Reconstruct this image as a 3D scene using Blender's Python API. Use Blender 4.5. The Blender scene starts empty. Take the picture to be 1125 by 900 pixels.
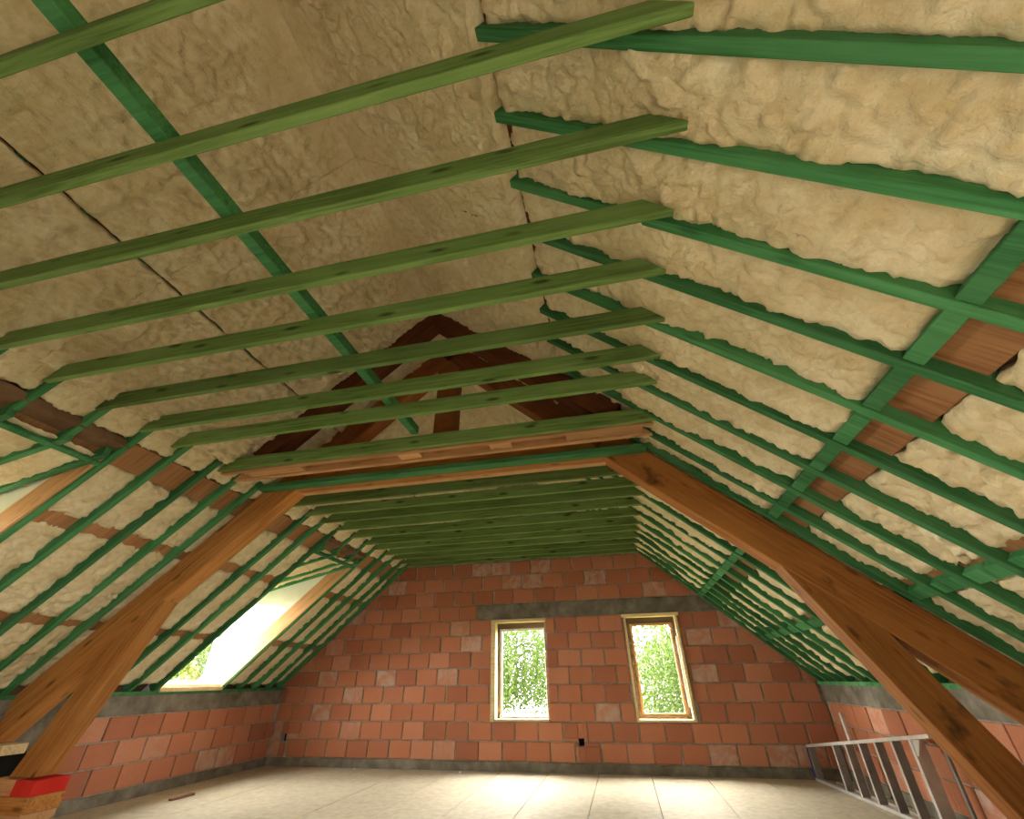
import bpy, bmesh, math, random
import numpy as np
from mathutils import Vector, Matrix
random.seed(7)
scn = bpy.context.scene
col = scn.collection

# ------------------------------------------------------------------ camera
CAM_F, YAW, PITCH, ROLL, CAM_H = 466.88, -0.2127, 0.566, -0.0142, 1.1967
cam_data = bpy.data.cameras.new('camera'); cam = bpy.data.objects.new('camera', cam_data); col.objects.link(cam)
cam_data.sensor_fit = 'HORIZONTAL'; cam_data.sensor_width = 36.0
cam_data.lens = 36.0 * CAM_F / 1125.0
cam_data.clip_start = 0.02; cam_data.clip_end = 300
_f = Vector((math.sin(YAW)*math.cos(PITCH), math.cos(YAW)*math.cos(PITCH), math.sin(PITCH)))
_r0 = Vector((math.cos(YAW), -math.sin(YAW), 0)); _u0 = _r0.cross(_f)
_r = math.cos(ROLL)*_r0 + math.sin(ROLL)*_u0; _u = -math.sin(ROLL)*_r0 + math.cos(ROLL)*_u0
cam.matrix_world = Matrix(((_r.x, _u.x, -_f.x, 0), (_r.y, _u.y, -_f.y, 0), (_r.z, _u.z, -_f.z, CAM_H), (0, 0, 0, 1)))
scn.camera = cam

# ------------------------------------------------------------------ world, exposure
scn.view_settings.view_transform = 'Standard'; scn.view_settings.look = 'None'
scn.view_settings.gamma = 1.0; scn.view_settings.use_curve_mapping = False
scn.view_settings.exposure = 0.2
world = bpy.data.worlds.new('overcast_sky'); scn.world = world; world.use_nodes = True
bg = world.node_tree.nodes['Background']
bg.inputs['Color'].default_value = (1.0, 0.945, 0.835, 1)
bg.inputs['Strength'].default_value = 82.0

# ------------------------------------------------------------------ dimensions
XC = -1.70; HALF = 4.5; XL = XC-HALF; XR = XC+HALF
T = 0.885; TH = math.atan(T); CO = math.cos(TH); SI = math.sin(TH)
ZK = 1.11                       # height of the knee walls
D = 8.273                       # gable wall
YB = -2.9                       # wall behind the camera
ZT = 3.10                       # underside of the ties
WIN = [(-2.188, -1.262, 0.625, 2.105), (0.106, 0.976, 0.625, 2.115)]
def roof(s, u, n=0.0):          # x, z of a point on slope s (-1 left, 1 right), n measured into the roof
    return XC + s*(u + n*SI), ZK + T*(HALF-u) + n*CO
# daylight portals at the openings (sampling aids, they emit nothing themselves)
def portal(loc, rot, sx, sy):
    l = bpy.data.lights.new('daylight_portal', 'AREA'); l.shape = 'RECTANGLE'; l.size = sx; l.size_y = sy
    l.cycles.is_portal = True
    o = bpy.data.objects.new('daylight_portal', l); col.objects.link(o); o.location = loc; o.rotation_euler = rot

# ------------------------------------------------------------------ material helpers
def mat(name, rough=0.8, spec=0.2):
    m = bpy.data.materials.new(name); m.use_nodes = True
    b = m.node_tree.nodes['Principled BSDF']; b.inputs['Roughness'].default_value = rough
    b.inputs['Specular IOR Level'].default_value = spec
    return m, m.node_tree, b
def nd(nt, typ, **kw):
    n = nt.nodes.new(typ)
    for k, v in kw.items(): setattr(n, k, v)
    return n
def ramp(nt, src, stops, interp='LINEAR'):
    r = nd(nt, 'ShaderNodeValToRGB'); r.color_ramp.interpolation = interp
    e = r.color_ramp.elements
    while len(e) < len(stops): e.new(0.5)
    for i, (p, c) in enumerate(stops):
        e[i].position = p; e[i].color = (c[0], c[1], c[2], 1) if len(c) == 3 else c
    nt.links.new(src, r.inputs['Fac']); return r.outputs['Color']
def noise(nt, vec, scale, detail=4, rough=0.55, dist=0.0):
    n = nd(nt, 'ShaderNodeTexNoise'); n.inputs['Scale'].default_value = scale; n.inputs['Detail'].default_value = detail
    n.inputs['Roughness'].default_value = rough; n.inputs['Distortion'].default_value = dist
    nt.links.new(vec, n.inputs['Vector']); return n.outputs['Fac']
def mapping(nt, src, scale=(1, 1, 1), loc=None):
    mp = nd(nt, 'ShaderNodeMapping'); mp.inputs['Scale'].default_value = scale
    nt.links.new(src, mp.inputs['Vector'])
    if loc is not None: nt.links.new(loc, mp.inputs['Location'])
    return mp.outputs['Vector']
def mix(nt, fac, a, b, mode='MIX'):
    m = nd(nt, 'ShaderNodeMix', data_type='RGBA', blend_type=mode)
    for s, v in ((m.inputs[0], fac), (m.inputs[6], a), (m.inputs[7], b)):
        if isinstance(v, (int, float)): s.default_value = v
        elif isinstance(v, tuple): s.default_value = (*v, 1)
        else: nt.links.new(v, s)
    return m.outputs[2]
def bump(nt, b, height, strength, dist=0.01):
    bp = nd(nt, 'ShaderNodeBump'); bp.inputs['Strength'].default_value = strength; bp.inputs['Distance'].default_value = dist
    nt.links.new(height, bp.inputs['Height']); nt.links.new(bp.outputs['Normal'], b.inputs['Normal'])
def obj_random(nt):
    oi = nd(nt, 'ShaderNodeObjectInfo'); tc = nd(nt, 'ShaderNodeTexCoord')
    v = nd(nt, 'ShaderNodeVectorMath', operation='SCALE'); v.inputs[0].default_value = (31.7, 17.3, 23.1)
    nt.links.new(oi.outputs['Random'], v.inputs['Scale'])
    return oi.outputs['Random'], tc.outputs['Object'], v.outputs['Vector']

def wood(name, dark, base, light, knots=0.6, stain=0.0, rough=0.75, var=0.25):
    m, nt, b = mat(name, rough, 0.15)
    rnd, oc, off = obj_random(nt)
    grain = noise(nt, mapping(nt, oc, (1.2, 30, 30), off), 1.6, 5, 0.6, 0.6)
    c = ramp(nt, grain, [(0.30, dark), (0.52, base), (0.74, light)])
    broad = noise(nt, mapping(nt, oc, (0.9, 4, 4), off), 1.3, 3)
    c = mix(nt, ramp(nt, broad, [(0.40, (0, 0, 0)), (0.72, (.75, .75, .75))]), c, light)
    if knots:
        v = nd(nt, 'ShaderNodeTexVoronoi'); v.inputs['Scale'].default_value = 1.0
        nt.links.new(mapping(nt, oc, (2.6, 9, 9), off), v.inputs['Vector'])
        k = ramp(nt, v.outputs['Distance'], [(0.08, (knots,)*3), (0.20, (0, 0, 0))])
        c = mix(nt, k, c, tuple(x*0.25 for x in dark))
    if stain:
        s = noise(nt, mapping(nt, oc, (1.1, 2.2, 2.2), off), 1.7, 4, 0.6)
        s = ramp(nt, s, [(0.60, (0, 0, 0)), (0.72, (stain,)*3)])
        c = mix(nt, s, c, (0.012, 0.008, 0.005))
    hv = nd(nt, 'ShaderNodeHueSaturation')
    mr = nd(nt, 'ShaderNodeMapRange'); mr.inputs['To Min'].default_value = 1-var; mr.inputs['To Max'].default_value = 1+var
    nt.links.new(rnd, mr.inputs['Value']); nt.links.new(mr.outputs['Result'], hv.inputs['Value']); nt.links.new(c, hv.inputs['Color'])
    nt.links.new(hv.outputs['Color'], b.inputs['Base Color'])
    bump(nt, b, grain, 0.25, 0.004)
    return m
M = {}
M['tie'] = wood('green_treated_tie_wood', (.06, .105, .026), (.125, .21, .058), (.20, .31, .105), knots=0.8)
M['rafter'] = wood('green_treated_rafter_wood', (.022, .10, .032), (.042, .175, .062), (.09, .27, .11), knots=0.4)
M['timber'] = wood('orange_brown_truss_timber', (.20, .075, .018), (.36, .15, .04), (.47, .22, .065), knots=0.7, stain=0.0)
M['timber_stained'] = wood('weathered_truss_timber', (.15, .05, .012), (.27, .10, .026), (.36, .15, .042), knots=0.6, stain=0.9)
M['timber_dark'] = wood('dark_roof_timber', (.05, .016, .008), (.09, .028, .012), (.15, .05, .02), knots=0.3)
M['post'] = wood('red_brown_king_post_shaded_rafter_timber', (.16, .045, .016), (.25, .08, .028), (.32, .12, .045), knots=0.3)
M['plank'] = wood('pale_orange_plank', (.36, .17, .07), (.52, .28, .13), (.62, .37, .19), knots=0.4)
M['purlin'] = wood('brown_purlin_board', (.18, .075, .03), (.30, .14, .06), (.38, .20, .095), knots=0.4)
M['pine'] = wood('light_pine_frame', (.45, .32, .16), (.62, .47, .26), (.72, .58, .36), knots=0.2)
M['oldframe'] = wood('grey_brown_window_frame', (.07, .05, .035), (.13, .09, .06), (.2, .15, .1), knots=0.2)
M['lath'] = wood('red_brown_lath', (.12, .045, .03), (.22, .09, .06), (.3, .14, .1), knots=0.2)

# sprayed foam
m, nt, b = mat('sprayed_cream_foam', 0.75, 0.25)
rnd, oc, off = obj_random(nt)
n1 = noise(nt, oc, 2.3, 5, 0.6, 0.5); n2 = noise(nt, oc, 14, 4, 0.6); n3 = noise(nt, oc, 60, 3, 0.6)
c = ramp(nt, n1, [(0.30, (.58, .48, .29)), (0.5, (.70, .60, .40)), (0.70, (.79, .72, .53))])
c = mix(nt, ramp(nt, n2, [(0.44, (0, 0, 0)), (0.72, (.7, .7, .7))]), c, (.55, .41, .20))
nt.links.new(c, b.inputs['Base Color'])
ms = nd(nt, 'ShaderNodeMath', operation='MULTIPLY_ADD'); ms.inputs[1].default_value = 0.3
nt.links.new(n3, ms.inputs[0]); nt.links.new(n2, ms.inputs[2])
bump(nt, b, ms.outputs[0], 0.7, 0.02)
M['foam'] = m
# bricks
m, nt, b = mat('red_hollow_block_brick', 0.9, 0.1)
rnd, oc, off = obj_random(nt)
ov = nd(nt, 'ShaderNodeVectorMath', operation='ADD'); nt.links.new(oc, ov.inputs[0]); nt.links.new(off, ov.inputs[1]); ov = ov.outputs[0]
c = ramp(nt, rnd, [(0.0, (.32, .12, .07)), (0.3, (.40, .155, .087)), (0.6, (.46, .185, .105)), (0.85, (.50, .225, .14)), (1.0, (.43, .20, .135))])
spk = noise(nt, ov, 38, 4, 0.65)
c = mix(nt, ramp(nt, spk, [(0.35, (.35, .35, .35)), (0.6, (0, 0, 0))]), c, (.38, .14, .08))
w1 = noise(nt, ov, 5.5, 4, 0.6, 0.8)
gate = ramp(nt, rnd, [(0.0, (0, 0, 0)), (0.85, (.04, .04, .04)), (0.90, (.8, .8, .8)), (1.0, (1, 1, 1))])
sm = mix(nt, 1.0, ramp(nt, w1, [(0.42, (0, 0, 0)), (0.62, (.7, .7, .7))]), gate, 'MULTIPLY')
c = mix(nt, sm, c, (.52, .42, .36))
gr = noise(nt, ov, 9, 3, 0.6)
c = mix(nt, ramp(nt, gr, [(0.66, (0, 0, 0)), (0.78, (.55, .55, .55))]), c, (.24, .19, .16))
nt.links.new(c, b.inputs['Base Color']); bump(nt, b, spk, 0.3, 0.004)
M['brick'] = m
def simple(name, stops, scale=6, rough=0.9, bscale=40, bstr=0.4, spec=0.1, detail=5):
    m, nt, b = mat(name, rough, spec)
    tc = nd(nt, 'ShaderNodeTexCoord')
    n = noise(nt, tc.outputs['Object'], scale, detail, 0.6, 0.3)
    nt.links.new(ramp(nt, n, stops), b.inputs['Base Color'])
    if bstr: bump(nt, b, noise(nt, tc.outputs['Object'], bscale, 4, 0.65), bstr, 0.006)
    return m
M['mortar'] = simple('grey_mortar', [(.35, (.22, .19, .155)), (.55, (.33, .295, .25)), (.75, (.46, .42, .37))], 9)
M['concrete'] = simple('rough_grey_concrete', [(.3, (.10, .088, .068)), (.5, (.17, .15, .12)), (.72, (.26, .235, .195))], 5, bstr=0.7)
M['osb'] = simple('pale_floor_board', [(.3, (.34, .295, .215)), (.5, (.40, .35, .27)), (.72, (.455, .41, .325))], 12, 0.7, 55, 0.15, 0.2)
M['membrane'] = simple('white_cheek_membrane', [(.3, (.68, .69, .62)), (.6, (.80, .80, .74))], 3, 0.6, 12, 0.3)
M['deck'] = simple('roof_deck_board', [(.3, (.12, .07, .04)), (.7, (.22, .13, .075))], 4)
M['dark'] = simple('dark_wall_pocket', [(.3, (.008, .007, .006)), (.7, (.015, .013, .012))], 5, bstr=0)
M['red'] = simple('red_painted_wood', [(.3, (.48, .02, .015)), (.7, (.58, .035, .025))], 5)
M['white'] = simple('white_window_paint', [(.3, (.74, .73, .70)), (.7, (.82, .81, .79))], 5, 0.5, bstr=0)
M['alu'] = simple('dull_aluminium', [(.3, (.50, .49, .47)), (.7, (.64, .63, .61))], 8, 0.42, bstr=0.05, spec=0.5)
M['alu'].node_tree.nodes['Principled BSDF'].inputs['Metallic'].default_value = 0.55
M['tread'] = simple('shadow_grey_ladder_tread', [(.3, (.16, .145, .135)), (.7, (.25, .23, .215))], 8, 0.5, bstr=0.05, spec=0.4)  # ladder treads and rear bars, tread shadow put into the dark colour
M['blue'] = simple('blue_plastic', [(.3, (.05, .06, .20)), (.7, (.07, .09, .27))], 8, 0.5, bstr=0)
M['render_wall'] = simple('white_house_render', [(.3, (.58, .57, .55)), (.7, (.64, .63, .61))], 2)
M['slate'] = simple('grey_roof_slate', [(.3, (.012, .0125, .015)), (.7, (.018, .0185, .021))], 3)
M['grass'] = simple('meadow_grass', [(.3, (.018, .035, .006)), (.7, (.035, .06, .012))], 1.5)
M['bark'] = simple('pale_birch_bark', [(.3, (.03, .025, .02)), (.7, (.12, .11, .10))], 6)
m, nt, b = mat('fresh_green_leaf', 0.6, 0.2)
rnd, oc, off = obj_random(nt)
nt.links.new(ramp(nt, noise(nt, oc, 1.1, 4), [(.3, (.014, .028, .003)), (.5, (.024, .042, .005)), (.7, (.034, .054, .009))]), b.inputs['Base Color'])
tr = nd(nt, 'ShaderNodeBsdfTranslucent'); tr.inputs['Color'].default_value = (.035, .062, .005, 1)
mx = nd(nt, 'ShaderNodeMixShader'); mx.inputs[0].default_value = 0.4
out = nt.nodes['Material Output']; nt.links.new(b.outputs[0], mx.inputs[1]); nt.links.new(tr.outputs[0], mx.inputs[2]); nt.links.new(mx.outputs[0], out.inputs[0])
M['leaf'] = m
m = bpy.data.materials.new('window_glass'); m.use_nodes = True; nt = m.node_tree; nt.nodes.remove(nt.nodes['Principled BSDF'])
tr = nd(nt, 'ShaderNodeBsdfTransparent'); tr.inputs['Color'].default_value = (.95, .96, .95, 1)
gl = nd(nt, 'ShaderNodeBsdfGlossy'); gl.inputs['Roughness'].default_value = 0.02
mx = nd(nt, 'ShaderNodeMixShader'); mx.inputs[0].default_value = 0.04; nt.links.new(tr.outputs[0], mx.inputs[1]); nt.links.new(gl.outputs[0], mx.inputs[2])
nt.links.new(mx.outputs[0], nt.nodes['Material Output'].inputs[0])
M['glass'] = m

# ------------------------------------------------------------------ geometry helpers
def link(name, me, material=None, parent=None):
    o = bpy.data.objects.new(name, me); col.objects.link(o)
    if material and me and not me.materials: me.materials.append(M[material])
    if parent: o.parent = parent
    return o
def tag(o, label=None, cat=None, group=None, kind=None):
    for k, v in (('label', label), ('category', cat), ('group', group), ('kind', kind)):
        if v: o[k] = v
    return o
def empty(name, loc=(0, 0, 0)):
    o = bpy.data.objects.new(name, None); col.objects.link(o); o.location = loc; o.empty_display_size = 0.1
    return o
def raw(name, verts, faces):
    me = bpy.data.meshes.new(name); me.from_pydata([tuple(v) for v in verts], [], faces); me.update(); return me
BF = [(0, 3, 2, 1), (4, 5, 6, 7), (0, 1, 5, 4), (1, 2, 6, 5), (2, 3, 7, 6), (3, 0, 4, 7)]
def box_v(x0, x1, y0, y1, z0, z1):
    return [(x0, y0, z0), (x1, y0, z0), (x1, y1, z0), (x0, y1, z0), (x0, y0, z1), (x1, y0, z1), (x1, y1, z1), (x0, y1, z1)]
def fixn(me):
    bm = bmesh.new(); bm.from_mesh(me); bmesh.ops.recalc_face_normals(bm, faces=bm.faces); bm.to_mesh(me); bm.free(); return me
def bevel(me, w, seg=1):
    bm = bmesh.new(); bm.from_mesh(me); bmesh.ops.recalc_face_normals(bm, faces=bm.faces)
    bmesh.ops.bevel(bm, geom=bm.edges[:], offset=w, segments=seg, affect='EDGES', clamp_overlap=True); bm.to_mesh(me); bm.free(); return me
cache = {}
def box(name, x0, x1, y0, y1, z0, z1, material, parent=None, bev=0.0):
    """axis aligned box, origin at the middle of its base"""
    dx, dy, dz = round(x1-x0, 4), round(y1-y0, 4), round(z1-z0, 4)
    key = (dx, dy, dz, material, bev)
    if key not in cache:
        me = raw(name, box_v(-dx/2, dx/2, -dy/2, dy/2, 0, dz), BF)
        if bev: bevel(me, bev)
        cache[key] = me
    o = link(name, cache[key], material, parent); p = Vector(((x0+x1)/2, (y0+y1)/2, z0))
    o.location = p - (parent.location if parent else Vector((0, 0, 0)))
    return o
def boxes(name, lst, material, parent=None):
    v, f = [], []
    for bx in lst:
        k = len(v); v += box_v(*bx); f += [tuple(i+k for i in q) for q in BF]
    return link(name, raw(name, v, f), material, parent)
def prism(name, prof, axis_pt, axis_len, material, parent=None, bev=0.006, frame=None):
    """extrude a profile [(x,z)...] along y from y0=axis_pt over axis_len; local X runs along the profile's first edge"""
    p0, p1 = Vector((prof[0][0], 0, prof[0][1])), Vector((prof[1][0], 0, prof[1][1]))
    ex = (p1-p0).normalized(); ey = Vector((0, 1, 0)); ez = ex.cross(ey)
    org = p0.copy(); org.y = axis_pt
    R = Matrix((ex, ey, ez)).transposed()
    Ri = R.inverted()
    v = []
    for yy in (0, axis_len):
        for (x, z) in prof:
            v.append(Ri @ (Vector((x, axis_pt+yy, z)) - org))
    n = len(prof)
    f = [tuple(range(n))[::-1], tuple(range(n, 2*n))] + [(i, (i+1) % n, (i+1) % n+n, i+n) for i in range(n)]
    me = raw(name, v, f); fixn(me)
    if bev: bevel(me, bev)
    o = link(name, me, material, parent)
    mw = R.to_4x4(); mw.translation = org - (parent.location if parent else Vector((0, 0, 0)))
    o.matrix_local = mw
    return o
def slope_beam(name, s, u0, u1, n0, n1, y0, w, material, parent=None, bev=0.004):
    """beam on slope s from u0 to u1 between depths n0 and n1"""
    prof = [roof(s, u0, n0), roof(s, u1, n0), roof(s, u1, n1), roof(s, u0, n1)]
    return prism(name, prof, y0, w, material, parent, bev)
# numpy gradient noise
rg = np.random.RandomState(3)
PERM = rg.permutation(512); GA = rg.rand(512)*2*np.pi; GX, GY = np.cos(GA), np.sin(GA)
def perlin(x, y):
    xi, yi = np.floor(x).astype(int), np.floor(y).astype(int); xf, yf = x-xi, y-yi
    def g(a, b2, dx, dy):
        h = PERM[(PERM[(xi+a) % 512] + yi+b2) % 512]; return GX[h]*dx + GY[h]*dy
    sx, sy = xf*xf*xf*(xf*(xf*6-15)+10), yf*yf*yf*(yf*(yf*6-15)+10)
    a = g(0, 0, xf, yf)*(1-sx) + g(1, 0, xf-1, yf)*sx
    b2 = g(0, 1, xf, yf-1)*(1-sx) + g(1, 1, xf-1, yf-1)*sx
    return a*(1-sy) + b2*sy
def foam_height(a, y, seed):
    a = a+seed*13.7; y = y+seed*7.1
    wa = a+.06*perlin(a/.2, y/.2)+.02*perlin(a/.07, y/.07); wy = y+.06*perlin(a/.2+40, y/.2+9)+.02*perlin(a/.07+9, y/.07)
    h = .030*np.abs(perlin(wa/.16, wy/.12))*2 + 0.024*np.abs(perlin(wa/.085+5, wy/.065+3))*2 + .016*np.abs(perlin(wa/.05, wy/.04))*2 - .012
    return h + .026*perlin(a/.6+3, y/.5)

# ------------------------------------------------------------------ floor
floor = boxes('floor', [(XL-.05, XR+.05, YB-.05, D+.05, -.30, -.022)], 'deck'); tag(floor, 'pale boarded attic floor', None, kind='structure')
xs = [-6.2] + [-6.2+.44+.745*i for i in range(0, 12)] + [2.8]
for i in range(len(xs)-1):
    yy = YB + (.9 if i % 2 else 1.7)
    cuts = [YB] + [yy+2.44*k for k in range(6) if yy+2.44*k < D-.3] + [D]
    for k in range(len(cuts)-1):
        o = box('floor_board', xs[i]+.0035, xs[i+1]-.0035, cuts[k]+.001, cuts[k+1]-.001, -.022, random.uniform(-.0015, .0015), 'osb', floor, .002)

# ------------------------------------------------------------------ brick walls
def decompose(rect, holes):
    """split rect (a0,a1,b0,b1) into rectangles that avoid the holes"""
    A = sorted({rect[0], rect[1], *[min(max(h[i], rect[0]), rect[1]) for h in holes for i in (0, 1)]})
    B = sorted({rect[2], rect[3], *[min(max(h[i], rect[2]), rect[3]) for h in holes for i in (2, 3)]})
    outp = []
    for i in range(len(A)-1):
        for j in range(len(B)-1):
            ca, cb = (A[i]+A[i+1])/2, (B[j]+B[j+1])/2
            if not any(h[0] < ca < h[1] and h[2] < cb < h[3] for h in holes): outp.append((A[i], A[i+1], B[j], B[j+1]))
    return outp
def clip(poly, nx, nz, d):
    outp = []
    for i in range(len(poly)):
        a, b2 = poly[i], poly[(i+1) % len(poly)]
        da, db = nx*a[0]+nz*a[1]-d, nx*b2[0]+nz*b2[1]-d
        if da <= 0: outp.append(a)
        if da*db < 0:
            t = da/(da-db); outp.append((a[0]+t*(b2[0]-a[0]), a[1]+t*(b2[1]-a[1])))
    return outp
HOLES = [(-.81, -.725, .32, .415), (-6.02, -5.92, .33, .44)]
ROW0, RP, BP = 0.12, 0.25, 0.385
LINT = (-2.50, 3.0, 2.125, 2.365)
# gable backing
gw = []
for (a0, a1, b0, b1) in decompose((XL-.3, XR+.3, -.3, 3.14), WIN + HOLES):
    gw.append((a0, a1, D+.012, D+.24, b0, b1))
wall_far = boxes('wall_far', gw, 'mortar'); tag(wall_far, 'red block gable wall with two windows', None, kind='structure')
up = raw('gable_top', [(XL-.3, D+.012, 3.14), (XR+.3, D+.012, 3.14), (XC+.3, D+.012, 6.1), (XC-.3, D+.012, 6.1),
     (XL-.3, D+.24, 3.14), (XR+.3, D+.24, 3.14), (XC+.3, D+.24, 6.1), (XC-.3, D+.24, 6.1)], BF); fixn(up)
link('gable_top', up, 'mortar', wall_far)
for h in HOLES: box('wall_pocket', h[0]-.01, h[1]+.01, D+.10, D+.235, h[2]-.01, h[3]+.01, 'dark', wall_far)
box('base_strip', XL, XR, D-.012, D+.02, 0, ROW0-.004, 'concrete', wall_far, .004)
box('lintel', LINT[0], 1.75, D-.006, D+.05, LINT[2], LINT[3], 'concrete', wall_far, .005)
def brick_piece(x0, x1, z0, z1, parent):
    dx, dz = x1-x0, z1-z0
    if dx < .035 or dz < .035: return
    poly = [(x0, z0), (x1, z0), (x1, z1), (x0, z1)]
    for s in (-1, 1):     # stay below the roof slopes
        poly = clip(poly, s*SI, CO, s*SI*XC + CO*(ZK+T*HALF) + .06)
        if len(poly) < 3: return
    jy = random.uniform(-.004, .004)
    full = len(poly) == 4 and abs(max(p[0] for p in poly)-x1) < 1e-6 and abs(min(p[0] for p in poly)-x0) < 1e-6 and abs(max(p[1] for p in poly)-z1) < 1e-6
    if full:
        o = box('brick', x0, x1, D-.004, D+.05, z0, z1, 'brick', parent, .005); o.location.y += jy
        o.rotation_euler = (random.uniform(-.006, .006), random.uniform(-.008, .008), random.uniform(-.008, .008))
    else:
        cx = sum(p[0] for p in poly)/len(poly); cz = min(p[1] for p in poly); n = len(poly)
        v = [(p[0]-cx, -.027, p[1]-cz) for p in poly] + [(p[0]-cx, .027, p[1]-cz) for p in poly]
        f = [tuple(range(n)), tuple(range(n, 2*n))[::-1]] + [(i, i+n, (i+1) % n+n, (i+1) % n) for i in range(n)]
        o = link('brick', fixn(raw('brick', v, f)), 'brick', parent); o.location = (cx, D+.023+jy, cz)
for r in range(12):
    z0, z1 = ROW0+r*RP+.008, ROW0+(r+1)*RP-.008
    z1 = min(z1, 3.2)
    off = (-.108 if r % 2 == 0 else .095) + random.uniform(-.03, .03)
    k0 = math.floor((XL-off)/BP)
    for k in range(k0, k0+27):
        a0, a1 = off+k*BP + random.uniform(-.008, .008)+.011, off+(k+1)*BP-.011
        a0, a1 = max(a0, XL+.006), min(a1, XR-.006)
        if a1-a0 < .04: continue
        holes = [(w[0]-.02, w[1]+.02, w[2]-.012, w[3]+.012) for w in WIN] + [(h[0]-.004, h[1]+.004, h[2]-.004, h[3]+.004) for h in HOLES] + [(LINT[0]-.01, 3.0, LINT[2]-.01, LINT[3]+.01)]
        hs = [h for h in holes if h[0] < a1 and h[1] > a0 and h[2] < z1 and h[3] > z0]
        if not hs: brick_piece(a0, a1, z0, z1, wall_far)
        else:
            for (b0, b1, c0, c1) in decompose((a0, a1, z0, z1), hs): brick_piece(b0, b1, c0, c1, wall_far)
# knee walls
for s, nm, lab in ((-1, 'wall_left', 'low red block knee wall under the left slope'), (1, 'wall_right', 'low red block knee wall under the right slope')):
    xw = XL if s < 0 else XR
    a, b2 = (xw-.30, xw-.012) if s < 0 else (xw+.012, xw+.30)
    w = boxes(nm, [(a, b2, YB, D+.05, -.3, ZK-.02)], 'mortar'); tag(w, lab, None, kind='structure')
    i0, i1 = (xw-.03, xw+.006) if s < 0 else (xw-.006, xw+.03)
    ring = box('ring_beam', i0, i1, YB, D-.002, .875, ZK-.025, 'concrete', w, .006)
    box('base_strip', i0-.006*0, i1+.006*0, YB, D-.014, 0, ROW0-.004, 'concrete', w, .004)
    for r in range(3):
        z0, z1 = ROW0+r*RP+.008, ROW0+(r+1)*RP-.008
        off = (-.10 if r % 2 == 0 else .09) + random.uniform(-.03, .03)
        k0 = math.floor((0.2-off)/.378)
        for k in range(k0 if s < 0 else k0, k0+24):
            y0, y1 = off+k*.378+.009+random.uniform(-.006, .006), off+(k+1)*.378-.009
            y1 = min(y1, D-.02)
            if y1-y0 < .08: continue
            if s < 0 and r == 2 and False: continue
            o = box('brick', i0, i1, y0, y1, z0, z1, 'brick', w, .005)
            o.location.x += random.uniform(-.004, .004); o.rotation_euler = (random.uniform(-.008, .008), random.uniform(-.006, .006), random.uniform(-.008, .008))
    pl = box('wall_plate', *((xw-.06, xw+.03) if s < 0 else (xw-.03, xw+.06)), YB, D, ZK-.03, ZK+.012, 'rafter', w, .004)
# wall behind the camera, with two windows of its own
BW = []
wb = []
for (a0, a1, b0, b1) in decompose((XL-.3, XR+.3, -.3, 3.14), BW): wb.append((a0, a1, YB-.24, YB, b0, b1))
wall_back = boxes('wall_back', wb, 'mortar'); tag(wall_back, 'gable wall behind the viewer', None, kind='structure')
up2 = raw('gable_top', [(v.co.x, v.co.y-D-.24+YB-.012, v.co.z) for v in up.vertices], BF); fixn(up2); link('gable_top', up2, 'mortar', wall_back)
for (x0, x1, z0, z1) in BW: portal(((x0+x1)/2, YB-.26, (z0+z1)/2), (math.radians(90), 0, 0), x1-x0, z1-z0)

# ------------------------------------------------------------------ roof slopes: deck, rafters, purlins, foam
TIES = [.205, .593, .965, 1.355, 1.717, 2.107, 2.485, 2.80, 3.37]
TIES_FAR = [4.50, 4.88, 5.21, 5.58, 6.0, 6.41, 6.73, 7.12, 7.46, 7.81, 8.10]
BASE = [-2.8+.385*k for k in range(8)] + [.205, .593, .965, 1.355, 1.717, 2.107, 2.49, 2.87, 3.25, 3.59, 3.885] + TIES_FAR
DORM = [(1.425+.03, 2.56-.03), (5.65+.03, 6.80-.03)]
U_HEAD = 2.47                   # dormer header, measured from the ridge line
def dorm_ceiling_z(x): return 2.87 + .22*(x+4.15)
XF = -6.46                      # front of the dormers
ADDED_ROOFWIN = {1: (2.80, 3.90, -1.10, -.005)}    # unseen roof window, added to brighten floor, left wall and gable
def deck_slab(s, holes):
    lst = decompose((0, HALF+.35, YB-.1, D+.1), holes); v, f = [], []
    for (u0, u1, y0, y1) in lst:
        k = len(v)
        for n in (.145, .20):
            for (u, y) in ((u0, y0), (u1, y0), (u1, y1), (u0, y1)):
                x, z = roof(s, u, n); v.append((x if u > 0 else XC, y, z if u > 0 else ZK+T*HALF+n/CO))
        f += [tuple(i+k for i in q) for q in BF]
    return raw('deck', v, f)
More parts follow.
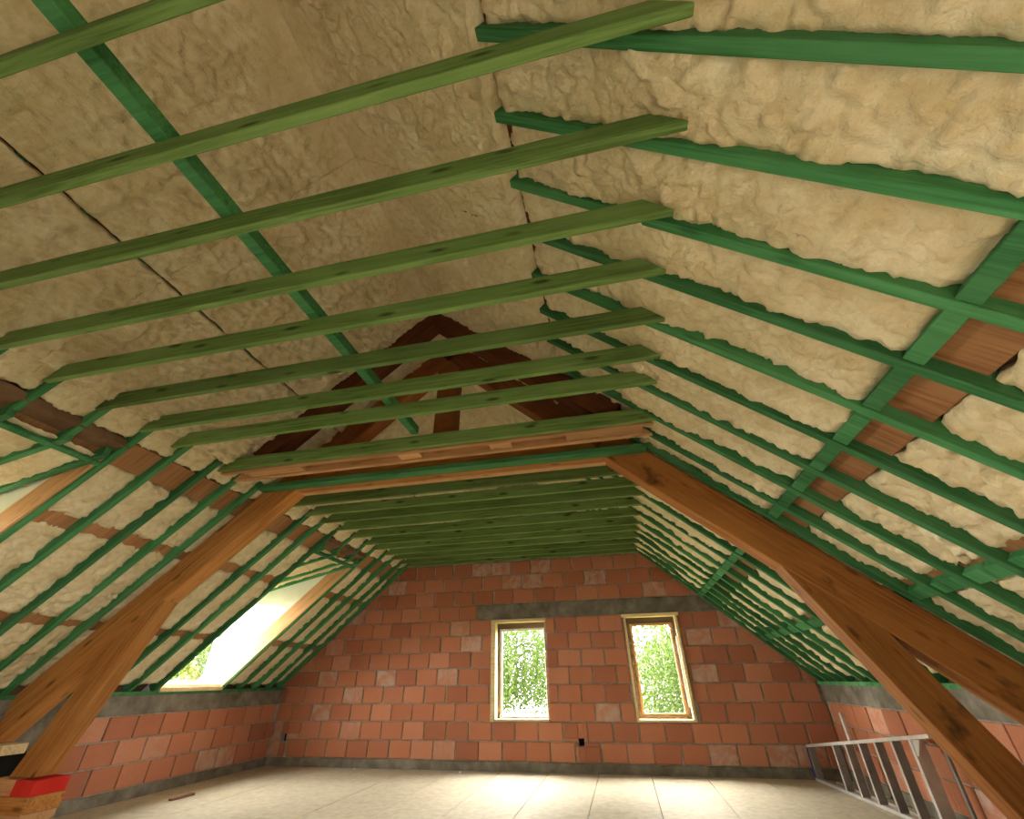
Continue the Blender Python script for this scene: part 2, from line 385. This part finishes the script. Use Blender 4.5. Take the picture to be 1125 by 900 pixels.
def foam_piece(s, u0, u1, y0, y1, base, parent, seed, cell, cover=None, extra=0.0, ragged=True, bay=False, gain=1.0):
    nu, ny = max(3, int((u1-u0)/CO/cell)), max(3, int((y1-y0)/cell))
    U, Y = np.meshgrid(np.linspace(u0, u1, nu), np.linspace(y0, y1, ny), indexing='ij')
    h = foam_height(U/CO, Y, seed) + extra*np.clip(perlin(U/.5+seed, Y/.4+2.2)+.25, 0, 1)
    n = base - h*gain
    if bay:                     # hollowed against the rafters
        e = np.minimum(Y-y0, y1-Y); n = n + .026*np.exp(-(e/.045)**2)
    if s > 0 and u0 < 2 < u1:   # thicker round the tie ends
        n = n - .03*np.exp(-((U-2.08)/.16)**2)*(1+perlin(U/.2, Y/.1))
    if cover is not None:       # foam swelling over hidden rafters
        for yr in cover: n = n - .045*np.exp(-((Y-yr-.02*perlin(U/.4, Y*0+yr))/.05)**2)
    if ragged:                  # wavy edges along the purlins
        e0 = (.03 if u0 > 1.5 else .008)*perlin(Y[0]/.09+seed, Y[0]*0+s*3.3); e1 = .03*perlin(Y[0]/.09+seed+9, Y[0]*0+s*1.3)
        w0 = np.clip(1-(U-u0)/.12, 0, 1); w1 = np.clip(1-(u1-U)/.12, 0, 1)
        U = U + w0*e0 + w1*e1
        n = n + .03*np.clip(1-(U-u0)/.05, 0, 1)**2 + .03*np.clip(1-(u1-U)/.05, 0, 1)**2
    if u0 <= 0:                 # rounded over at the ridge
        w = np.clip(U/.40, 0, 1); w = w*w*(3-2*w); n = n*w + (-.05-.012*perlin(U/.2, Y/.15))*(1-w)
    # skirt up into the roof
    Up = np.pad(U, 1, mode='edge'); Yp = np.pad(Y, 1, mode='edge'); Np = np.pad(n, 1, mode='constant', constant_values=.14)
    X = XC + s*(Up + Np*SI); Z = ZK + T*(HALF-Up) + Np*CO
    org = np.array([XC + s*(u0+u1)/2, (y0+y1)/2, ZK+T*(HALF-(u0+u1)/2)])
    P = np.stack([X, Yp, Z], -1).reshape(-1, 3) - org
    R, C = Up.shape; idx = np.arange(R*C).reshape(R, C)
    q = np.stack([idx[:-1, :-1], idx[1:, :-1], idx[1:, 1:], idx[:-1, 1:]], -1).reshape(-1, 4)
    if s < 0: q = q[:, ::-1]
    me = bpy.data.meshes.new('foam_panel'); me.vertices.add(len(P)); me.vertices.foreach_set('co', P.ravel())
    me.loops.add(q.size); me.loops.foreach_set('vertex_index', q.ravel().astype(np.int32))
    me.polygons.add(len(q)); me.polygons.foreach_set('loop_start', np.arange(0, q.size, 4, dtype=np.int32)); me.update(calc_edges=True)
    me.polygons.foreach_set('use_smooth', np.ones(len(q), bool))
    o = link('foam_panel', me, 'foam', parent); o.location = org; return o
def cell_for(y): return .016 if y < 4.3 and y > -.1 else (.03 if y > 0 else .09)
RW = .055
for s, nm, dy in ((-1, 'ceiling_left', .07), (1, 'ceiling_right', .13)):
    rw = ADDED_ROOFWIN.get(s, (9, 9.1, 90, 90))
    holes = ([(U_HEAD+.02, HALF+.4, a, b2) for a, b2 in DORM] if s < 0 else []) + ([rw] if rw[0] < 5 else [])
    ceil = link(nm, deck_slab(s, holes), 'deck')
    tag(ceil, ('left' if s < 0 else 'right') + ' roof slope lined with sprayed cream foam between green rafters', None, kind='structure')
    ys = [b_+dy for b_ in BASE]
    def indorm(y): return s < 0 and any(a+.05 < y < b2-.05 for a, b2 in DORM)
    for y in ys:
        ue = U_HEAD+.07 if indorm(y) else HALF+.02
        cutw = rw[2]+.05 < y < rw[3]-.05
        for (e0, e1) in (((.02, rw[0]-.04), (rw[1]+.04, ue)) if cutw else ((.02, ue),)):
            slope_beam('rafter', s, e0, e1, 0, .13, y-RW/2, RW, 'rafter', ceil)
    # purlins: brown boards behind the rafters
    spans = [(YB, D)]
    pur = [(2.36, 2.56), (2.96, 3.12), (3.77, 3.93)] if s < 0 else [(3.14, 3.29), (3.78, 3.90)]
    for (p0, p1) in pur + [(1.30, 1.50)]:
        segs = [(YB+.02, D-.01)]
        if s < 0 and p0 > 2.6:
            segs = []; y0 = YB+.02
            for a, b2 in sorted(DORM): segs.append((y0, a-.03)); y0 = b2+.03
            segs.append((y0, D-.01))
        if p0 < rw[1] and p1 > rw[0]: segs = [g_ for (y0, y1) in segs for g_ in ((y0, min(y1, rw[2])), (max(y0, rw[3]), y1))]
        for (y0, y1) in segs:
            if y1 - y0 < .05: continue
            slope_beam('purlin', s, p0, p1, .086 if p0 > 2.1 and s < 0 and p0 > 2.6 else .075, .14, y0, y1-y0, 'purlin' if p0 > 2 else 'timber_dark', ceil)
    if s > 0:
        for (p0, p1, n0) in ((3.075, 3.135, .012), (3.83, 3.90, .02)):
            for i in range(len(ys)-1):
                if ys[i] < .02: continue
                slope_beam('noggin', s, p0, p1, n0, .10, ys[i]+RW/2, ys[i+1]-ys[i]-RW, 'rafter', ceil, .003)
    # foam, one panel for each bay and each field between purlins
    if s < 0: fields = [(3.885, 4.47), (3.09, 3.80), (2.57, 2.995)]
    else: fields = [(3.91, 4.47), (3.30, 3.80), (1.402, 3.085)]
    ext = [YB] + ys + [D+.01]
    sd = 0
    for i in range(len(ext)-1):
        y0, y1 = ext[i]-.01*(i > 0), ext[i+1]+.01*(i < len(ext)-2); ym = (y0+y1)/2
        if y1-y0 < .06: continue
        for (u0, u1) in fields:
            sd += 1
            if s < 0 and any(a < ym < b2 for a, b2 in DORM): continue
            if rw[2] < ym < rw[3] and u0 < rw[1]-.05 and u1 > rw[0]+.05:
                if u0 < rw[0]-.3: foam_piece(s, u0, rw[0]-.04, y0, y1, .066, ceil, sd % 29, cell_for(ym), bay=True)
                continue
            foam_piece(s, u0, u1, y0, y1, .066, ceil, sd % 29, cell_for(ym), extra=.05 if s > 0 and u0 < 2 else .012, bay=True)
        if s < 0:
            sd += 1; foam_piece(s, 2.12, 2.345, y0, y1, .05, ceil, sd % 29, cell_for(ym), extra=.02, bay=True)
    # upper fields run over the hidden rafters
    for k, (y0, y1) in enumerate([(YB, -.4), (-.4, 1.6), (1.6, 3.6), (3.6, 5.9), (5.9, D+.01)]):
        cc = [y for y in ys if y0-.1 < y < y1+.1]
        if s < 0: foam_piece(s, 1.408, 2.15, y0, y1+.004, .0, ceil, 3, cell_for((y0+y1)/2), cc, ragged=False, gain=1.45)
        foam_piece(s, 0, 1.392 if s < 0 else 1.39, y0, y1+.004, .0 if s < 0 else -.014, ceil, 5, cell_for((y0+y1)/2)*1.1, cc if s < 0 else None, ragged=False, gain=1.45 if s < 0 else 1.1)

# ------------------------------------------------------------------ dormers on the left slope
def dormer(idx, a, b2, side):
    zf = dorm_ceiling_z(XF); WTOP = zf-.01
    root = boxes('wall_dormer_'+side, [(XF-.10, XF, a-.02, b2+.02, .8, 1.20), (XF-.10, XF, a-.02, b2+.02, WTOP, zf+.25)], 'membrane')
    tag(root, 'white lined dormer recess in the left roof slope' if side != 'rear' else 'dormer recess behind the viewer', None, kind='structure')
    xh, zh = roof(-1, U_HEAD+.02, .0)
    for nm, y0 in (('cheek', a-.05), ('cheek', b2+.02)):
        prof = [(XF-.1, 1.06), roof(-1, 4.53, .05), roof(-1, U_HEAD-.02, .05), (xh+.06, zh+.22), (XF-.1, zf+.16)]
        prism(nm, prof, y0, .03, 'membrane', root, 0)
    for nm, y0 in (('trimmer_board', a-.02), ('trimmer_board', b2-.015)):
        slope_beam(nm, -1, U_HEAD+.02, HALF+.05, .02, .25, y0, .035, 'plank', root)
    # ceiling of the recess: deck, foam and small green rafters
    L = math.hypot(xh-XF+.1, .22*(xh-XF+.1))
    def cz(x): return dorm_ceiling_z(x)
    prism('recess_deck', [(XF-.1, cz(XF-.1)+.10), (xh+.12, cz(xh+.12)+.10), (xh+.12, cz(xh+.12)+.16), (XF-.1, cz(XF-.1)+.16)], a-.05, b2-a+.1, 'deck', root, 0)
    mids = [y for y in [b_+.07 for b_ in BASE] if a+.05 < y < b2-.05]
    for y in mids + [b2-.05, a+.05]:
        prism('recess_rafter', [(XF, cz(XF)), (xh+.04, cz(xh+.04)), (xh+.04, cz(xh+.04)+.09), (XF, cz(XF)+.09)], y-.025, .05, 'rafter', root, .003)
    # foam of the recess
    nu, ny = 80, max(10, int((b2-a)/.03))
    X, Y = np.meshgrid(np.linspace(XF, xh-.03, nu), np.linspace(a, b2, ny), indexing='ij')
    Z = 2.87+.22*(X+4.15)+.048-foam_height(X*1.1, Y, idx+11)*.75
    P = np.stack([X, Y, Z], -1).reshape(-1, 3); ix = np.arange(nu*ny).reshape(nu, ny)
    q = np.stack([ix[:-1, :-1], ix[:-1, 1:], ix[1:, 1:], ix[1:, :-1]], -1).reshape(-1, 4)
    me = raw('foam_panel', P, [tuple(int(i) for i in t) for t in q]); me.polygons.foreach_set('use_smooth', np.ones(len(q), bool))
    link('foam_panel', me, 'foam', root)
    slope_beam('header', -1, 2.545, 2.575, .0, .14, a-.02, b2-a+.04, 'rafter', root, .004)
    # window
    w = boxes('window_%d' % idx, [(XF-.09, XF-.03, a, a+.05, 1.20, WTOP), (XF-.09, XF-.03, b2-.05, b2, 1.20, WTOP), (XF-.09, XF-.03, a+.05, b2-.05, 1.20, 1.25), (XF-.09, XF-.03, a+.05, b2-.05, WTOP-.05, WTOP)], 'white')
    tag(w, 'white framed dormer window', None, kind='structure')
    box('pane', XF-.065, XF-.059, a+.045, b2-.045, 1.245, WTOP-.045, 'glass', w)
    box('sill', XF-.03, XL-.01, a, b2, 1.155, 1.20, 'white', w, .006)
    box('sill_board', XL-.06, XL+.05, a, b2, ZK+.0, 1.16, 'pine', w, .004)
    portal((XF-.12, (a+b2)/2, 1.78), (0, math.radians(-90), 0), 1.14, b2-a-.06)
dormer(3, *DORM[0], 'near'); dormer(4, *DORM[1], 'far')

# ------------------------------------------------------------------ roof window added behind the viewer for its light
for s in ADDED_ROOFWIN:
    u0, u1, y0, y1 = ADDED_ROOFWIN[s]
    w = slope_beam('window_5', s, u0, u0+.05, .02, .24, y0, y1-y0, 'white')
    tag(w, 'added unseen roof window in the %s slope behind the viewer' % ('left' if s < 0 else 'right'), None, kind='structure')
    inv = w.matrix_local.inverted()
    for nm, a_, m_ in (('frame', (u1-.05, u1, .02, .24, y0, y1-y0), 'white'), ('frame', (u0+.05, u1-.05, .02, .24, y0, .05), 'white'), ('frame', (u0+.05, u1-.05, .02, .24, y1-.05, .05), 'white'), ('pane', (u0+.03, u1-.03, .20, .207, y0+.03, y1-y0-.06), 'glass')):
        p = slope_beam(nm, s, *a_, m_, None, 0); p.parent = w; p.matrix_parent_inverse = inv
    x, z = roof(s, (u0+u1)/2, .27); portal((x, (y0+y1)/2, z), (0, s*TH, 0), (u1-u0)/CO-.1, y1-y0-.1)

# ------------------------------------------------------------------ gable windows
for i, (x0, x1, z0, z1) in enumerate(WIN):
    w = boxes('window_%d' % (i+1), [(x0-.03*(i == 0), x0+.05-.015*i, D-.03, D+.13, z0, z1), (x1-.035*i-.004, x1, D-.03*i+.01*(1-i), D+.13, z0, z1), (x0+.035, x1-.004-.035*i, D-.03, D+.13, z0, z0+.03), (x0-.03, x1+.03, D-.04, D+.13, z1-.045, z1)], 'pine')
    tag(w, ('left' if i == 0 else 'right') + ' gable window with pale wooden lining', None, kind='structure')
    if i == 0: w.data.materials[0] = M['pine']
    a0, a1, c0, c1 = x0+.035, x1-.035*i-.004, z0+.03, z1-.045
    fw, fb = (.05, .05) if i else (.012, .012)
    fr = boxes('frame', [(a0, a0+.055, D+.13, D+.19, c0, c1), (a1-fw, a1, D+.13, D+.19, c0, c1), (a0+.055, a1-fw, D+.13, D+.19, c0, c0+fb), (a0+.055, a1-fw, D+.13, D+.19, c1-.09, c1)], 'oldframe', w)
    boxes('sash', [(a0+.055, a0+.095, D+.145, D+.18, c0+.05, c1-.09), (a1-fw-.02-.02*i, a1-fw, D+.145, D+.18, c0+fb, c1-.09), (a0+.095, a1-fw-.02-.02*i, D+.145, D+.18, c0+fb, c0+fb+.02), (a0+.095, a1-fw-.02-.02*i, D+.145, D+.18, c1-.125, c1-.09)], 'white' if i == 0 else 'plank', w)
    box('pane', a0+.09, a1-fw-.01, D+.16, D+.166, c0+fb+.01, c1-.12, 'glass', w)
    if i == 1: boxes('bracket', [(a1-.03, a1, D+.02, D+.05, c0+.15, c1-.3)], 'white', w)
    portal(((x0+x1)/2, D+.26, (z0+z1)/2), (math.radians(-90), 0, 0), x1-x0, z1-z0)

# ------------------------------------------------------------------ collar ties
ORD = ['first', 'second', 'third', 'fourth', 'fifth', 'sixth', 'seventh', 'eighth', 'ninth', 'tenth', 'eleventh']
def tie(y, h, w, label, group, zb=ZT):
    hb = 2.235 + random.uniform(-.02, .02); dt = h/T
    prof = [(XC-hb, zb), (XC+hb-.0, zb), (XC+hb-dt+.02, zb+h), (XC-hb+dt-.02, zb+h)]
    o = prism('collar_tie', prof, y, w, 'tie', None, .004)
    tag(o, label, 'beam', group); return o
for i, y in enumerate(TIES):
    tie(y, .13, .042, 'green collar tie on the viewer\'s side of the truss, %s from the viewer' % ORD[i], 'green collar ties in front of the truss')
for i, y in enumerate(TIES_FAR):
    tie(y, .12, .042, 'green collar tie between truss and brick gable, %s beyond the truss' % ORD[i], 'green collar ties beyond the truss')
o = prism('collar_tie', [(XC-2.2, ZT), (XC+2.2, ZT), (XC+2.13, ZT+.05), (XC-2.13, ZT+.05)], 3.90, .13, 'rafter', None, .003)
tag(o, 'thin flat green tie board tight against the brown truss collar', 'beam')
o = box('binder_beam', XC-.036, XC+.036, -2.4, 3.35, ZT+.131, ZT+.215, 'rafter', None, .004)
tag(o, 'long green binder running lengthwise on top of the collar ties', 'beam')

# ------------------------------------------------------------------ main truss
YT, WT = 4.055, .20
PD = .30                        # depth of the principal rafters, square to the slope
tr = empty('timber_truss', (XC, YT+WT/2, 0)); tag(tr, 'big orange-brown timber roof truss with king post and knee struts', 'truss')
for s in (-1, 1):
    slope_beam('principal_rafter', s, 1.90, 4.86, -PD, -.002, YT, WT, 'timber' if s < 0 else 'timber_stained', tr, .008)
    slope_beam('upper_rafter', s, .10, 1.898, -PD, -.002, YT, WT, 'post', tr, .008)  # upper length of the principal rafter, shade put in as darker timber
    # knee strut
    ui, zi, k = 3.07, 1.98, (2.12 if s < 0 else 1.79)
    zb = .475 if s < 0 else .004; ub = ui + (zi-zb)/k; wd = .29
    zt2 = lambda u: ZK+T*(HALF-u)-PD/CO+.01
    # outer edge meets the principal rafter: u such that zb + (u_outer...) 
    uo_b = ub+wd
    u_o = (ZK+T*HALF-PD/CO+.01 - zb - k*uo_b) / (T-k)
    prof = [(XC+s*ui, zt2(ui)), (XC+s*ub, zb), (XC+s*uo_b, zb), (XC+s*u_o, zt2(u_o))]
    prism('knee_strut', prof, YT+.004, WT-.008, 'timber' if s < 0 else 'timber_stained', tr, .006)
ue = 1.83
for y0 in (YT, YT+.112):
    prism('collar_plank', [(XC-ue-.02, ZT+.005), (XC+ue+.02, ZT+.005), (XC+ue-.25, ZT+.28), (XC-ue+.25, ZT+.28)], y0-.003, .09, 'plank' if y0 > YT else 'timber', tr, .004)
boxes_ = prism('king_post', [(XC-.135, 3.30), (XC+.135, 3.30), (XC+.135, 4.72), (XC, 4.80), (XC-.135, 4.72)][:3] + [(XC+.135, 4.78), (XC-.135, 4.78)], YT+.01, .15, 'post', tr, .005)

# ------------------------------------------------------------------ doubled frame in front of the truss
fr = empty('doubled_frame', (XC, 3.55, 0)); tag(fr, 'dark rafter pair with pale doubled collar planks just before the truss', 'roof frame')
for s in (-1, 1):
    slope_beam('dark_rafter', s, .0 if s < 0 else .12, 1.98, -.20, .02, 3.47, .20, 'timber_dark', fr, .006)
for y0 in (3.435, 3.625):
    prism('collar_plank', [(XC-2.26, ZT-.005), (XC+2.24, ZT-.005), (XC+2.10, ZT+.13), (XC-2.12, ZT+.13)], y0, .05, 'plank', fr, .003)
for (x0, x1) in ((-3.72, -3.05), (-1.95, -1.72), (-1.0, -.78), (-.25, .45)):
    box('packer', x0, x1, 3.487, 3.623, ZT+.012, ZT+.09, 'plank', fr, .003)
box('packer', -3.0, -.3, 3.487, 3.623, ZT+.06, ZT+.10, 'timber', fr, .003)

# ------------------------------------------------------------------ timber stack under the left strut
def stack(x0, s, lab, red):
    st = empty('timber_stack', (x0, YT+.10, 0)); tag(st, lab, 'timber stack')
    z = 0
    for k, hh in enumerate((.115, .12, .12, .115)):
        j = random.uniform(-.02, .02)
        a, b2 = x0-.30+j, x0+.30+j-.012*k
        if k == 3 and red:
            box('block', a, b2-.24, YT-.04, YT+.26, z, z+hh, 'plank', st, .004)
            o = box('red_block', b2-.235, b2, YT-.05, YT+.25, z, z+hh, 'red', st, .004); o['label'] = 'red painted end block'
        else: box('block', a, b2, YT-.05+random.uniform(-.015, .015), YT+.25, z, z+hh, 'plank' if k % 2 else 'timber', st, .004)
        z += hh
stack(-5.62, -1, 'stack of orange wood blocks with a red end block under the left strut', True)
# wall pockets that take the feet of the principal rafters
wl = bpy.data.objects['wall_left']
box('wall_pocket', XL-.02, XL+.016, YT+.05, YT+.36, .40, .625, 'dark', wl)
box('mortar_patch', XL-.02, XL+.015, YT-.30, YT+.62, .626, .875, 'concrete', wl, .006)
box('pad_block', XL-.01, XL+.22, YT-.02, YT+.20, .63, .715, 'pine', wl, .004)

# ------------------------------------------------------------------ aluminium ladder lying on its side
P0, P1 = Vector((2.334, 8.19, 0)), Vector((2.62, 5.05, 0))
dirv = (P1-P0).normalized(); Ln_ = (P1-P0).length
lad = empty('step_ladder', P0); tag(lad, 'aluminium step ladder lying on its side along the right wall', 'ladder')
lad.rotation_euler = (0, 0, math.atan2(dirv.y, dirv.x))     # local x runs along the ladder towards the viewer, local y towards the wall (+x world)
def ltop(t): return .385 + (.74-.385)*t/(2.73)
def lmesh(name, verts, faces, material, bev=.002):
    me = raw(name, verts, faces); fixn(me)
    if bev: bevel(me, bev)
    return link(name, me, material, lad)
def lbox(name, x0, x1, y0, y1, z0, z1, material): return lmesh(name, box_v(x0, x1, y0, y1, z0, z1), BF, material)
L1 = 2.73
lbox('rail', 0, Ln_-.25, 0, .07, 0.001, .032, 'alu')
lmesh('rail', [(0, 0, ltop(0)-.032), (L1, 0, ltop(L1)-.032), (L1, .07, ltop(L1)-.032), (0, .07, ltop(0)-.032), (0, 0, ltop(0)), (L1, 0, ltop(L1)), (L1, .07, ltop(L1)), (0, .07, ltop(0))], BF, 'alu')
lbox('end_cap', -.012, .0, -.002, .072, 0, ltop(0), 'blue')
for t in (.80, 1.13, 1.45, 1.79, 2.11):
    td = lbox('tread', t-.012, t+.012, .004, .085, .03, ltop(t)-.03, 'tread'); lbox('tread_edge', t-.014, t+.014, -.003, .006, .03, ltop(t)-.03, 'alu').parent = td
t = .03; lbox('tread', t, t+.02, .004, .09, .03, ltop(t)-.03, 'tread')
t = 2.42; lbox('top_step', t-.02, t+.02, .002, .12, .03, ltop(t)-.03, 'alu')
lmesh('brace', [(2.44, .01, ltop(2.5)-.03), (2.56, .01, ltop(2.5)-.03), (2.46, .01, ltop(2.5)-.16), (2.44, .01, ltop(2.5)-.16), (2.44, .03, ltop(2.5)-.03), (2.56, .03, ltop(2.5)-.03), (2.46, .03, ltop(2.5)-.16), (2.44, .03, ltop(2.5)-.16)], BF, 'alu', 0)
# rear support frame, folded against it
lbox('rear_rail', .25, 2.75, .135, .16, 0.001, .03, 'alu')
lbox('rear_rail', .98, 1.02, .12, .155, .03, .80, 'alu')
for t in (.55, 1.6, 2.25, 2.62): lbox('rear_bar', t, t+.03, .135, .16, .03, ltop(t)-.05, 'tread')
lbox('rear_rail', .3, 2.7, .135, .16, .60, .625, 'tread') if False else None

# ------------------------------------------------------------------ small things on the floor
o = box('wood_lath', -5.60, -5.545, 5.82, 6.16, .0015, .022, 'lath', None, .003); tag(o, 'short red-brown lath lying on the floor near the left wall', 'wood piece')
for k, (x, y, r, lab) in enumerate(((-2.62, 8.02, .022, 'small white mortar crumb on the floor below the left window'), (-4.45, 8.13, .017, 'tiny white mortar crumb at the foot of the gable wall'))):
    bm = bmesh.new(); bmesh.ops.create_icosphere(bm, subdivisions=2, radius=r)
    for v in bm.verts: v.co *= random.uniform(.75, 1.2); v.co.z *= .55
    zmin = min(v.co.z for v in bm.verts)
    for v in bm.verts: v.co.z -= zmin
    me = bpy.data.meshes.new('mortar_crumb'); bm.to_mesh(me); bm.free()
    o = link('mortar_crumb', me, 'white'); o.location = (x, y, .002); tag(o, lab, 'debris')

# ------------------------------------------------------------------ outdoors
GZ = -3.2
g = boxes('ground', [(-60, 60, -40, 70, GZ-.2, GZ)], 'grass'); tag(g, 'green garden ground outside', None, kind='structure')
def tree(name, loc, hgt, spread, nstr, label, weeping=True, leaf=.06, seed=1, lo=0.0):
    rr = random.Random(seed); t = empty(name, loc); tag(t, label, 'tree')
    segs = [((0, 0, 0), (rr.uniform(-.2, .2), rr.uniform(-.2, .2), hgt), .16, .04)]
    for k in range(16):
        a = rr.uniform(0, 2*math.pi); z0 = hgt*rr.uniform(.35, .95); L = spread*rr.uniform(.4, 1)
        segs.append(((0, 0, z0), (math.cos(a)*L, math.sin(a)*L, z0+L*rr.uniform(.1, .6)), .045, .012))
    v, f = [], []
    for (p, q_, r0, r1) in segs:
        p, q_ = Vector(p), Vector(q_); d = (q_-p).normalized(); e = d.orthogonal().normalized(); e2 = d.cross(e); k = len(v)
        for c, r in ((p, r0), (q_, r1)):
            for j in range(6): v.append(c + (math.cos(j*math.pi/3)*e + math.sin(j*math.pi/3)*e2)*r)
        f += [(k+j, k+(j+1) % 6, k+6+(j+1) % 6, k+6+j) for j in range(6)]
    link('trunk', raw('trunk', v, f), 'bark', t)
    v, f = [], []
    for k in range(nstr):
        a = rr.uniform(0, 2*math.pi); R = spread*math.sqrt(rr.random()); zt = hgt*rr.uniform(.55, 1.1)*(1-.25*R/spread)
        L = rr.uniform(.4, .75)*hgt if weeping else rr.uniform(.3, 1.0)
        px, py = math.cos(a)*R, math.sin(a)*R
        n = int(L/.055)
        for j in range(n):
            z = zt-j*.055 if weeping else zt+rr.uniform(-L, L)*.5
            if z < lo+rr.random()*.8: continue
            sc = 1 if weeping else 6
            x, y = px+rr.uniform(-.06, .06)*sc, py+rr.uniform(-.06, .06)*sc
            d = Vector((rr.uniform(-1, 1), rr.uniform(-1, 1), rr.uniform(-1.3, .2))).normalized()*leaf*rr.uniform(.6, 1.2)
            e = d.cross(Vector((rr.uniform(-1, 1), rr.uniform(-1, 1), .3))).normalized()*leaf*.38
            c = Vector((x, y, z)); b_ = len(v)
            v += [c, c+d*.5+e, c+d, c+d*.5-e]; f.append((b_, b_+1, b_+2, b_+3))
    o = link('foliage', raw('foliage', v, f), 'leaf', t); o['kind'] = 'stuff'
    return t
tree('weeping_birch', (-4.75, 15.6, GZ), 9.0, 2.9, 1150, 'weeping birch seen through the left gable window', seed=3, lo=3.3, leaf=.085)
tree('weeping_birch', (2.7, 15.0, GZ), 9.0, 2.7, 800, 'weeping birch seen through the right gable window', seed=5, lo=2.6, leaf=.085)
tree('leafy_tree', (-17.0, 17.2, GZ), 9.0, 2.4, 700, 'loose leafy tree seen through the far dormer window', weeping=False, seed=9, leaf=.2)
tree('garden_shrub', (-14.2, 11.9, GZ), 4.9, 1.5, 800, 'green shrub standing before the leafy tree outside the far dormer', weeping=False, seed=12, leaf=.14)
h = empty('neighbour_house', (4.6, 29, GZ)); tag(h, 'white rendered house with grey roof beyond the right window', 'house')
box('house_wall', .75, 9.0, 26, 33, GZ, 1.30, 'render_wall', h)
o = prism('roof', [(.45, 1.28), (9.3, 1.28), (9.3, 1.34), (.45, 1.34)], 25.6, 7.6, 'slate', h, 0)
v = [(.45, 25.6, 1.34), (9.3, 25.6, 1.34), (9.3, 33.2, 1.34), (.45, 33.2, 1.34), (1.6, 29.4, 3.1), (8.2, 29.4, 3.1)]
o = link('roof', fixn(raw('roof', [(a-4.6, b_-29, c-GZ) for a, b_, c in v], [(0, 1, 5, 4), (2, 3, 4, 5), (1, 2, 5), (3, 0, 4), (0, 3, 2, 1)])), 'slate', h)
box('chimney', 2.0, 2.5, 28.6, 29.1, 2.2, 3.5, 'render_wall', h)
h = empty('low_outbuilding', (-10.9, 13.4, GZ)); tag(h, 'low pale outbuilding outside the far dormer', 'house')
box('house_wall', -12.0, -9.8, 12.3, 14.8, GZ, 1.1, 'render_wall', h)
prism('roof', [(-12.2, 1.05), (-9.6, 1.05), (-9.6, 1.11), (-10.9, 1.95), (-12.2, 1.11)], 12.1, 2.9, 'render_wall', h, 0)
